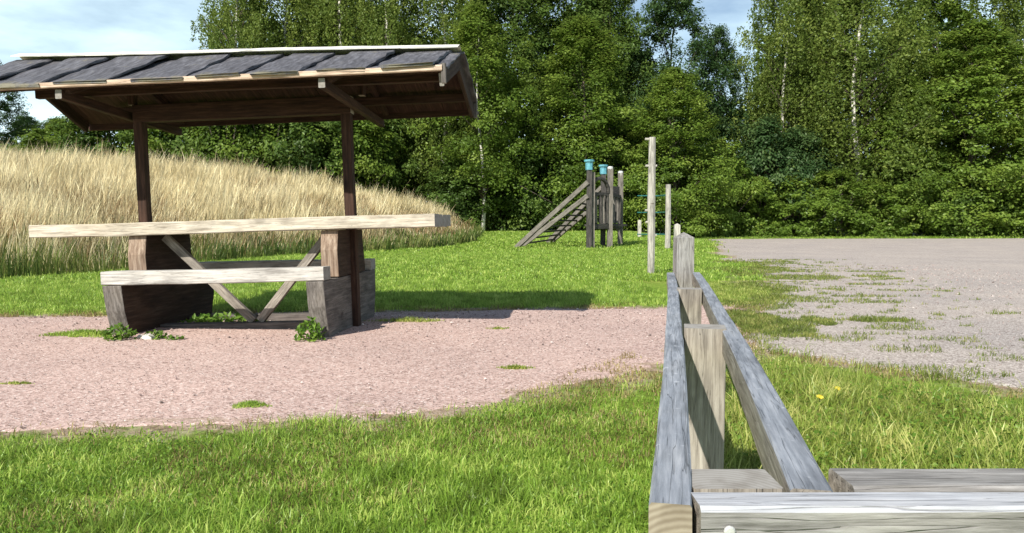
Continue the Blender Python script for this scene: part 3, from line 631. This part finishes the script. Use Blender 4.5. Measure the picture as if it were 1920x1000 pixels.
# meadow: tall dry grass on the bank
def straw_mesh(name, x, y, h, w, mat, heads=True, lean=.42):
    n = len(x); z = height(x, y); a = rng.uniform(0, 2*math.pi, n)
    la = rng.normal(.6, 1.0, n)+6*(fbm(x, y, .6, 21)-.5); lr = lean*h*rng.uniform(.1, 1, n); lx, ly = np.cos(la)*lr, np.sin(la)*lr
    wx, wy = np.cos(a)*w/2, np.sin(a)*w/2
    P = np.empty((n, 8, 3)); lev = ((0, 0, .9), (.45, .2, .7), (.78, .6, .55), (1, 1, 1.0))
    hd = np.where(rng.uniform(0, 1, n) < .4, 1.15, .3)
    for k, (f, ff, s) in enumerate(lev):
        for j, sg in enumerate((-1, 1)):
            ss = s if k < 2 else (hd*.9 if k == 2 else hd*.25)
            P[:, 2*k+j, 0] = x+lx*ff+wx*ss*sg; P[:, 2*k+j, 1] = y+ly*ff+wy*ss*sg; P[:, 2*k+j, 2] = z+h*f
    b = np.arange(n)[:, None]*8
    Q = np.concatenate([b+np.array([[2*k, 2*k+1, 2*k+3, 2*k+2]]) for k in range(3)])
    return mobj(name, np_mesh(name, P.reshape(-1, 3), Q, None, {'rnd': np.repeat(rng.uniform(0, 1, n), 8)}, [mat]))
def mead(x, y):
    s = sdist(x, y, MEADOW)+.5*(fbm(x, y, .9, 8)-.5)
    return (s > .05) & (rng.uniform(0, 1, len(x)) < .3+.7*smooth(0, 1.6, s)) & (y < 34) & (rng.uniform(0, 1, len(x)) < .35+.9*fbm(x, y, 1.1, 66))
x, y = scatter(330000, -26, -1.2, 8.5, 34, mead)
s = sdist(x, y, MEADOW)
o = straw_mesh('meadow_grass', x, y, rng.uniform(.33, .9, len(x))*(.5+.5*smooth(0, 2.0, s))*(.25+1.35*fbm(x, y, .7, 44))*(.55+.9*fbm(x, y, 2.6, 45))*np.where(rng.uniform(0, 1, len(x)) < .03, 1.25, 1), .0075*np.clip(y/14, .8, 2), M['straw']); tag(o, 'tall dry straw-coloured grass covering the bank behind the shelter', 'meadow grass', kind='stuff')
x, y = scatter(90000, -26, -1.2, 8.5, 34, lambda x, y: mead(x, y) & (fbm(x, y, .7, 71) > .50-.14*(1-smooth(1, 6, sdist(x, y, MEADOW)))))
o = straw_mesh('meadow_herbs', x, y, rng.uniform(.25, .72, len(x)), .013*np.clip(y/14, .8, 2), M['herb'], lean=.6); tag(o, 'brown and green herb stalks mixed through the dry bank', 'herbs', kind='stuff')
def medge(x, y):
    s = sdist(x, y, MEADOW)+.5*(fbm(x, y, .9, 8)-.5); return (s > -.25) & (s < 2.6) & (rng.uniform(0, 1, len(x)) < 1-.38*s+.6*(fbm(x, y, .5, 62)-.5))
x, y = scatter(150000, -18, -1.0, 8.5, 34, medge)
o = straw_mesh('meadow_edge_grass', x, y, rng.uniform(.12, .42, len(x))*(.4+1.3*fbm(x, y, 1.1, 61)), .016*np.clip(y/14, .8, 2), M['strawgreen'], lean=.5); tag(o, 'green tangled grass along the foot of the dry bank', 'grass', kind='stuff')

# ------------------------------------------------------------------ leaves, trees, bushes
def make_tree(name, kind, H, Rr, z0, nclump, nper, lsize, mat, barkm, profile, trunk_r=.16, parent_loc=(0, 0, 0), lean=0.0):
    t = empty(name, parent_loc)
    fr = rng.uniform(0, 1, nclump); fr = np.clip(fr**.85, 0, 1)
    rad = np.array([profile(f) for f in fr])*Rr*(.72+.56*rng.uniform(0, 1, nclump)**1)*np.sqrt(rng.uniform(.2, 1, nclump))
    ang = rng.uniform(0, 2*math.pi, nclump); lob = 1+.22*np.sin(ang*3+fr*9)+.12*np.sin(ang*5-fr*14)
    cx, cy = np.cos(ang)*rad*lob, np.sin(ang)*rad*lob; cz = z0+fr*(H-z0)
    Cc = np.stack([cx, cy, cz], 1); rc = rng.uniform(.35, 1.25, nclump)*(Rr*.19+.18)*(1.15-.45*fr)
    idx = np.repeat(np.arange(nclump), nper); n = len(idx)
    d = rng.normal(size=(n, 3)); d /= np.linalg.norm(d, axis=1, keepdims=True); u = rng.uniform(0, 1, n)**(1/2.2)
    crn = rng.uniform(0, 1, nclump)**1.2
    if kind == 'birch':
        # hanging twigs
        k = 9; sid = rng.integers(0, k, n); base = rng.normal(size=(nclump, k, 2))*.5; off = base[idx, sid]
        drop = rng.uniform(0, 1, n); L = (1.5+1.4*rng.uniform(0, 1, nclump))[idx]
        P = Cc[idx].copy(); P[:, :2] += off*rc[idx][:, None]*(.6+.8*drop[:, None]) + rng.normal(size=(n, 2))*.055; P[:, 2] += .4-drop*L*rc[idx]*1.25
        Nn = rng.normal(size=(n, 3))+np.array([0, 0, .3])
    else:
        flat = .82 if kind != 'layer' else .62
        P = Cc[idx]+d*(u*rc[idx])[:, None]*np.array([1.15, 1.15, flat])
        outw = Cc[idx]-np.array([0, 0, z0+(H-z0)*.4]); outw /= np.linalg.norm(outw, axis=1, keepdims=True)+1e-6
        Nn = d*.45+outw*.5+np.array([0, 0, .75])+rng.normal(size=(n, 3))*.45
    P[:, 2] = np.maximum(P[:, 2], .05)
    P[:, 0] += lean*P[:, 2]
    rnd = np.clip(.42*rng.uniform(0, 1, n)+.58*crn[idx], 0, 1)
    crown = mobj('crown' if kind != 'shrub' else 'foliage', leaf_mesh(name+'_crown', P, Nn, lsize*rng.uniform(.65, 1.35, n), mat, rnd=rnd), t)
    mb = MB(); tip = (lean*H*.96, 0, H*.96)
    if kind != 'shrub':
        pts = [(lean*z + .05*Rr*math.sin(z*.7), .04*Rr*math.sin(z*.5+1), z) for z in np.linspace(-.3, H*.95, 9)]
        mb.tube(pts, [trunk_r*(1-.93*i/8)*(1.25 if i == 0 else 1) for i in range(9)], 8, jit=.06)
        for j in rng.choice(nclump, min(34, nclump), replace=False):
            c = Cc[j]; zs = max(z0*.7, c[2]-1.0-.5*math.hypot(c[0], c[1])); a = Vector((lean*zs, 0, zs)); b = Vector(c)+Vector((lean*c[2], 0, 0)); m_ = a.lerp(b, .5)+Vector((0, 0, .25))
            r0 = trunk_r*.38*(1-.6*zs/H); mb.tube([a, m_, b], [r0, r0*.6, r0*.2], 5, m=1)
        mb.build('trunk', [M[barkm], M['bark']], t, smooth=True)
    else:
        for j in rng.choice(nclump, min(16, nclump), replace=False):
            b = Vector(Cc[j]); a = Vector((b.x*.15, b.y*.15, -.1)); mb.tube([a, a.lerp(b, .5)+Vector((0, 0, .2)), b], [.035, .022, .01], 5)
        mb.build('stem', M[barkm], t, smooth=True)
    return t
def retree(src, name, loc, sxy, sz, rz):
    r = src.copy(); col.objects.link(r); r.name = name; r.location = loc; r.scale = (sxy, sxy, sz); r.rotation_euler = (0, 0, rz)
    for k in ('label', 'category', 'group'):
        if k in r: del r[k]
    for ch in src.children:
        c = ch.copy(); col.objects.link(c); c.parent = r
    return r
oval = lambda f: (math.sin(math.pi*min(1, (f*.92+.08))**.8))**.6 if f < .99 else .15
cone = lambda f: (1-f**2.0)**.7*.97+.05 if f > .12 else .8+f*1.5
colm = lambda f: min(1, .55+f*2)*(1-f)**.35+.05
dome = lambda f: math.sqrt(max(0, 1-f*f))*.95+.05
PR = {}
def proto(key, *a):
    PR[key] = [a, None]
proto('oakA', 'broadleaf_tree', 'round', 12, 3.2, .4, 350, 150, .15, M['leaf_dark'], 'bark', oval)
proto('oakB', 'broadleaf_tree', 'round', 12, 3.2, .4, 350, 150, .15, M['leaf_mid'], 'bark', cone)
proto('maple', 'broadleaf_tree', 'layer', 12, 3.6, .3, 380, 150, .165, M['leaf_bright'], 'bark', cone)
proto('blue', 'broadleaf_tree', 'round', 12, 3.0, .5, 320, 140, .145, M['leaf_blue'], 'bark', oval)
proto('birchA', 'birch_tree', 'birch', 15, 2.6, 1.4, 480, 110, .125, M['leaf_birch'], 'birchbark', colm)
proto('birchB', 'birch_tree', 'birch', 15, 3.0, 1.0, 520, 110, .125, M['leaf_birch'], 'birchbark', oval)
proto('young', 'birch_tree', 'round', 11, 2.3, 2.3, 240, 120, .13, M['leaf_mid'], 'birchbark', oval, .09, (0, 0, 0), -.02)
proto('shrubA', 'bush', 'shrub', 4, 2.0, .15, 130, 120, .14, M['leaf_mid'], 'bark', dome)
proto('shrubB', 'bush', 'shrub', 4, 2.0, .15, 130, 120, .15, M['leaf_dark'], 'bark', dome)
proto('shrubC', 'bush', 'shrub', 4, 2.0, .15, 130, 120, .155, M['leaf_bright'], 'bark', dome)
proto('shrubD', 'bush', 'shrub', 4, 2.0, .15, 130, 110, .14, M['leaf_blue'], 'bark', dome)
DIM = {}
def plant(key, px, d, H, Rr, label, cat, group, rz=None):
    """px is only the bearing used to lay the row out; everything stands on the terrain at its own distance"""
    x = (px-960)/1390*d; a = PR[key][0]; z = hz(x, d)
    if PR[key][1] is None:
        PR[key][1] = make_tree(*a); src = PR[key][1]; src.location = (x, d, z); src.scale = (Rr/a[3], Rr/a[3], H/a[2]); t = src
        if rz is not None: t.rotation_euler = (0, 0, rz)
    else:
        t = retree(PR[key][1], a[0], (x, d, z), Rr/a[3], H/a[2], rz if rz is not None else random.uniform(0, 6.28))
    return tag(t, label, cat, group)
gt = 'trees of the wood edge'; gb = 'bushes along the wood edge'
TREES = [
 ('birchA', 455, 41, 17, 2.1, 'olive birch at the left end of the row, its straight edge against the open sky'),
 ('birchB', 545, 43, 17, 3.0, 'full olive birch rising above the middle of the shelter roof'),
 ('birchA', 640, 42, 18, 2.9, 'tall olive birch between the full and the airy birch'),
 ('birchA', 727, 40, 16, 2.3, 'airy birch with a bright white trunk above the right part of the roof'),
 ('oakA', 600, 48, 14, 4.2, 'dark broadleaf tree hidden behind the birches over the roof'),
 ('oakA', 730, 49, 13, 3.6, 'dark broadleaf tree behind the white-trunked birch'),
 ('birchB', 835, 41, 16, 2.9, 'yellow-green birch just beyond the right end of the roof ridge'),
 ('young', 905, 37, 11, 2.5, 'young tree with a slim white leaning trunk left of the play tower'),
 ('oakB', 885, 42, 11.5, 2.9, 'mid-green tree standing behind the slim white trunk'),
 ('oakA', 960, 45, 17, 3.6, 'tall dark tree left of the play tower reaching out of the frame'),
 ('oakB', 1088, 39.5, 11.0, 3.4, 'cone-shaped warm green tree directly behind the play tower'),
 ('oakA', 1060, 47, 18, 4.2, 'very tall dark tree above the cone-shaped green tree'),
 ('oakA', 1140, 46, 17, 2.6, 'dark tree whose right edge borders the first gap of sky'),
 ('blue', 1255, 45, 15.2, 3.2, 'blue-green tree whose top stands in the sky gap above the pegged pole'),
 ('maple', 1262, 38.5, 8.6, 2.9, 'bright green tree right behind the pegged pole'),
 ('blue', 1340, 46, 12.6, 1.9, 'narrow dark tree below the right-hand gap of sky'),
 ('oakA', 1190, 48, 11.5, 3.0, 'dark tree low between the cone-shaped tree and the pegged pole'),
 ('birchB', 1465, 45, 17, 3.0, 'weeping birch right of the gap of sky'),
 ('birchB', 1600, 43, 18, 4.0, 'large weeping birch with a bare pale trunk near the top edge'),
 ('oakA', 1480, 50, 12.5, 4.0, 'dark tree behind the weeping birches over the car park'),
 ('birchA', 1545, 47, 19, 3.2, 'birch standing behind and between the two weeping ones'),
 ('oakB', 1740, 47, 17, 4.0, 'tall green tree behind the layered bright tree on the right'),
 ('maple', 1815, 42, 11.8, 4.2, 'broad bright tree with layered boughs over the far right of the car park'),
 ('maple', 1690, 42, 8.8, 2.8, 'smaller layered bright tree left of the broad one'),
 ('birchB', 1905, 47, 18, 3.8, 'olive birch in the top right corner'),
 ('maple', 1965, 41, 10, 3.4, 'layered tree cut by the right edge of the photo'),
 ('blue', 60, 60, 6.8, 2.4, 'small dark distant tree beyond the bank at far left'),
 ('blue', -12, 40, 6.6, 1.9, 'dark tree reaching in from the left edge under the roof corner'),
 ('oakA', 115, 56, 5.8, 2.4, 'low distant dark tree beside the hedge at far left'),
]
for k, px, d, H, r, lb in TREES: plant(k, px, d, H, r, lb, 'tree', gt)
BUSH = [
 ('shrubA', 130, 37, 2.9, 2.4, 'first low bush of the hedge at the left, below the roof corner'),
 ('shrubB', 215, 36, 3.8, 2.2, 'dark bush left of the left roof post'),
 ('shrubA', 290, 36, 4.4, 2.3, 'olive bush right behind the left roof post'),
 ('shrubB', 360, 37, 5.2, 2.4, 'taller dark bush just right of the left roof post'),
 ('shrubA', 430, 36, 4.8, 2.3, 'olive bush seen under the left half of the roof beam'),
 ('shrubA', 510, 37, 5.6, 2.5, 'broad olive bush seen under the middle of the roof beam'),
 ('shrubB', 580, 36, 4.8, 2.2, 'dark bush left of the right roof post'),
 ('shrubA', 655, 37, 5.0, 2.3, 'olive bush right behind the right roof post'),
 ('shrubB', 720, 39, 5.5, 2.0, 'dark bush under the right overhang of the roof'),
 ('shrubD', 780, 43, 6.5, 2.4, 'shadowed blue-green bush at the dark gap right of the shelter'),
 ('shrubB', 850, 37.5, 3.2, 1.9, 'dark bush at the right end of the dry bank'),
 ('shrubA', 925, 39.5, 3.6, 2.0, 'green bush behind the foot of the slim white trunk'),
 ('shrubB', 990, 39.5, 4.6, 2.1, 'dark bush behind the foot of the play tower ramp'),
 ('shrubB', 1050, 40, 4.2, 2.0, 'dark bush behind the upper end of the ramps'),
 ('shrubA', 1120, 39, 3.4, 2.0, 'green bush directly behind the play tower posts'),
 ('shrubB', 1185, 39.5, 4.6, 2.0, 'dark bush between play tower and pegged pole'),
 ('shrubA', 1300, 40, 4.6, 2.1, 'green bush behind the post with the pointed top'),
 ('shrubC', 1345, 40.5, 5.2, 2.1, 'bright bush at the left end of the car park edge'),
 ('shrubD', 1440, 42.5, 6.6, 2.4, 'blue-green bush under the first weeping birch'),
 ('shrubD', 1500, 43, 6.0, 2.2, 'blue-green bush left of the dark hollow under the large birch'),
 ('shrubC', 1415, 40.8, 3.2, 2.0, 'low bright bush at the corner of the car park'),
 ('shrubC', 1490, 41, 3.3, 2.1, 'low yellow-green bush under the blue-green ones'),
 ('shrubA', 1560, 41, 3.6, 2.1, 'low olive bush in front of the dark hollow'),
 ('shrubC', 1630, 41, 3.1, 2.0, 'low bright bush right of the dark hollow'),
 ('shrubA', 1700, 41.5, 4.0, 2.2, 'olive bush below the smaller layered tree'),
 ('shrubB', 1770, 42, 3.6, 2.1, 'dark bush at the foot of the broad layered tree'),
 ('shrubC', 1840, 41.5, 4.2, 2.2, 'bright bush low at the right by the grass strip'),
 ('shrubB', 1910, 42, 3.6, 2.1, 'dark bush at the right edge of the photo'),
]
for k, px, d, H, r, lb in BUSH: plant(k, px, d, H, r, lb, 'bush', gb)
# the dense wood behind reads as one mass
def back_wood():
    n = 46000; px = rng.uniform(400, 2100, n); d = rng.uniform(50, 56, n); x = (px-960)/1390*d
    topz = np.where((px > 1165) & (px < 1410), 9.5, 15)+1.5*np.sin(px*.03)
    topz = np.where((px > 1330) & (px < 1410), 9.0, topz)
    z = rng.uniform(.2, 1, n)*topz; P = np.stack([x, d, z], 1)
    keep = (fbm(x*.5, z*.5, 1.0, 3) > .33) | (z < 5); P = P[keep]
    o = mobj('distant_wood', leaf_mesh('distant_wood', P, rng.normal(size=(len(P), 3))+np.array([0, -.3, .8]), .5*rng.uniform(.7, 1.3, len(P)), M['leaf_dark'])); tag(o, 'deep dark foliage of the wood behind the first trees', 'wood', kind='stuff')
back_wood()

# ------------------------------------------------------------------ weeds and stones near the shelter
def weed(name, x, y, rx, ry, h, n, ls, label, mat='weed', group=None):
    a = rng.uniform(0, 2*math.pi, n); r = np.sqrt(rng.uniform(0, 1, n)); hh = rng.uniform(.1, 1, n)*h*(1-.6*r)
    P = np.stack([np.cos(a)*r*rx, np.sin(a)*r*ry, hh], 1); Nn = rng.normal(size=(n, 3))*.6+np.array([0, -.3, .8])
    t = empty(name, (x, y, .006)); tag(t, label, 'plant', group or 'weeds around the shelter')
    mobj('leaves', leaf_mesh(name+'_leaves', P, Nn, ls*rng.uniform(.6, 1.3, n), M[mat], asp=.5), t)
    mb = MB()
    for k in range(8):
        j = rng.integers(0, n); mb.tube([(0, 0, -.01), (P[j, 0]*.5, P[j, 1]*.5, P[j, 2]*.7), tuple(P[j])], [.004, .003, .002], 4)
    mb.build('stem', M['weed'], t)
    return t
weed('nettle', -1.36, 4.95, .10, .09, .19, 170, .045, 'leafy green nettle growing against the right bench leg')
weed('nettle', -2.66, 4.98, .12, .08, .12, 170, .04, 'low green weed at the foot of the left bench leg')
weed('weed_clump', -2.43, 5.02, .09, .06, .07, 90, .035, 'small weed beside the white stone under the left bench end')
weed('weed_clump', -2.28, 4.98, .06, .04, .04, 50, .03, 'tiny weed right of the white stone')
def tuft(x, y, rx, ry, h, n, label, mat='grass', w=.006):
    a = rng.uniform(0, 2*math.pi, n); r = rng.uniform(0, 1, n)**.7*(.8+.2*np.sin(a*3+x*9)+.12*np.sin(a*7+y*5)+.05*rng.normal(size=n)).clip(.02, 1.5)
    o = blade_mesh('grass_tuft', np.cos(a)*r*rx, np.sin(a)*r*ry, rng.uniform(.4, 1, n)*h*(1.1-.7*r), w*np.ones(n), .9, M[mat], z=np.zeros(n))
    o.location = (x, y, .005); return tag(o, label, 'grass tuft', 'grass tufts on the gravel path')
tuft(-3.02, 5.2, .30, .16, .05, 1500, 'flat spreading tuft of grass left of the shelter')
tuft(-1.13, 3.16, .09, .06, .03, 500, 'small round green tuft on the path near the lawn edge', w=.004)
tuft(.02, 3.98, .11, .035, .03, 300, 'narrow tuft in the path left of the fence', 'grassy')
tuft(-.83, 5.92, .34, .07, .05, 700, 'thin straggling weeds right of the shelter at the shadow edge', 'grassy')
tuft(-.10, 5.5, .10, .05, .025, 180, 'sparse pale tuft alone in the middle of the path', 'grassy')
tuft(-2.43, 3.6, .10, .03, .018, 200, 'flat brownish tuft at the left of the path', 'grassy')
weed('weed_clump', -2.25, 5.75, .35, .12, .10, 260, .05, 'mottled weeds on the gravel under the table')
def flower(x, y, z, label):
    t = empty('yellow_flower', (x, y, .0)); tag(t, label, 'flower', 'yellow flowers in the rough grass')
    mb = MB(); mb.tube([(0, 0, 0), (.004, 0, z*.6), (0, 0, z)], [.0015, .0013, .0012], 5); mb.build('stem', M['weed'], t)
    mb = MB(); V = [(0, 0, 0)]; T = []
    for k in range(14):
        a = 2*math.pi*k/14; V += [(math.cos(a-.16)*.011, math.sin(a-.16)*.011, .003), (math.cos(a+.16)*.011, math.sin(a+.16)*.011, .003), (math.cos(a)*.016, math.sin(a)*.016, .002)]; T += [[0, 3*k+1, 3*k+3], [0, 3*k+3, 3*k+2]]
    mb.add(V, [], T); mb.build('blossom', M['petal'], t, (0, -.002, z), (R(25), 0, 0))
flower(1.05, 3.05, .075, 'yellow flower nearest the right fence rail in the rough grass'); flower(1.26, 3.0, .08, 'yellow flower in the middle of the rough grass'); flower(1.42, 3.2, .07, 'yellow flower farthest right in the rough grass')
def stone(x, y, s, label, mat='stone'):
    mb = MB(); V = []; random.seed(int(x*100)+int(y*37))
    lv = [(-.3, .8), (.1, 1), (.5, .75), (.7, .3)]
    for z, r in lv: V += [(math.cos(t*math.pi/4)*r*s*random.uniform(.85, 1.15), math.sin(t*math.pi/4)*r*s*.8*random.uniform(.85, 1.15), z*s) for t in range(8)]
    V.append((0, 0, .75*s)); mb.add(V, [[i*8+j, i*8+(j+1) % 8, (i+1)*8+(j+1) % 8, (i+1)*8+j] for i in range(3) for j in range(8)], [[24+j, 24+(j+1) % 8, 32] for j in range(8)])
    o = mb.build('stone', M[mat], None, (x, y, .006)); tag(o, label, 'stone', 'stones near the shelter')
stone(-2.47, 5.0, .05, 'pale stone lying at the left bench leg')
stone(-2.55, 5.06, .03, 'smaller pale stone right behind the weed at the left bench leg')
def pebbles():
    n = 6000; x, y = scatter(n*4, -4.5, 1.3, 2.6, 7, lambda x, y: edge_path(x, y) > .03); x, y = x[:n], y[:n]
    x2, y2 = scatter(26000, 1.5, 8, 2.8, 14, lambda x, y: edge_lot(x, y) > .05); x2, y2 = x2[:2200], y2[:2200]
    x = np.r_[x, x2]; y = np.r_[y, y2]; n = len(x)
    s = rng.uniform(.0025, .0065, n)*np.where(rng.uniform(0, 1, n) < .03, 2.0, 1)*np.clip(y/5, .8, 2)
    base = np.array([(1, 0, 0), (0, 1, 0), (-1, 0, 0), (0, -1, 0), (0, 0, .7), (0, 0, -.5)])
    P = np.array([x, y, np.full(n, .01)]).T[:, None]+base[None]*s[:, None, None]*rng.uniform(.7, 1.3, (n, 6, 1))
    f = np.array([[0, 1, 4], [1, 2, 4], [2, 3, 4], [3, 0, 4], [1, 0, 5], [2, 1, 5], [3, 2, 5], [0, 3, 5]])
    T = (np.arange(n)[:, None, None]*6+f[None]).reshape(-1, 3)
    m, nt, p, o = new_mat('pebble_stone'); a = N(nt, 'ShaderNodeAttribute', attribute_name='rnd')
    nt.links.new(ramp(nt, a.outputs['Fac'], [(0, (.10, .08, .07)), (.35, (.28, .2, .18)), (.85, (.48, .38, .34)), (1, (.66, .6, .56))]), p.inputs['Base Color']); p.inputs['Roughness'].default_value = .85
    o = mobj('pebbles', np_mesh('pebbles', P.reshape(-1, 3), None, T, {'rnd': np.repeat(rng.uniform(0, 1, n), 6)}, [m])); tag(o, 'loose pebbles scattered over the gravel', 'pebbles', kind='stuff')
pebbles()
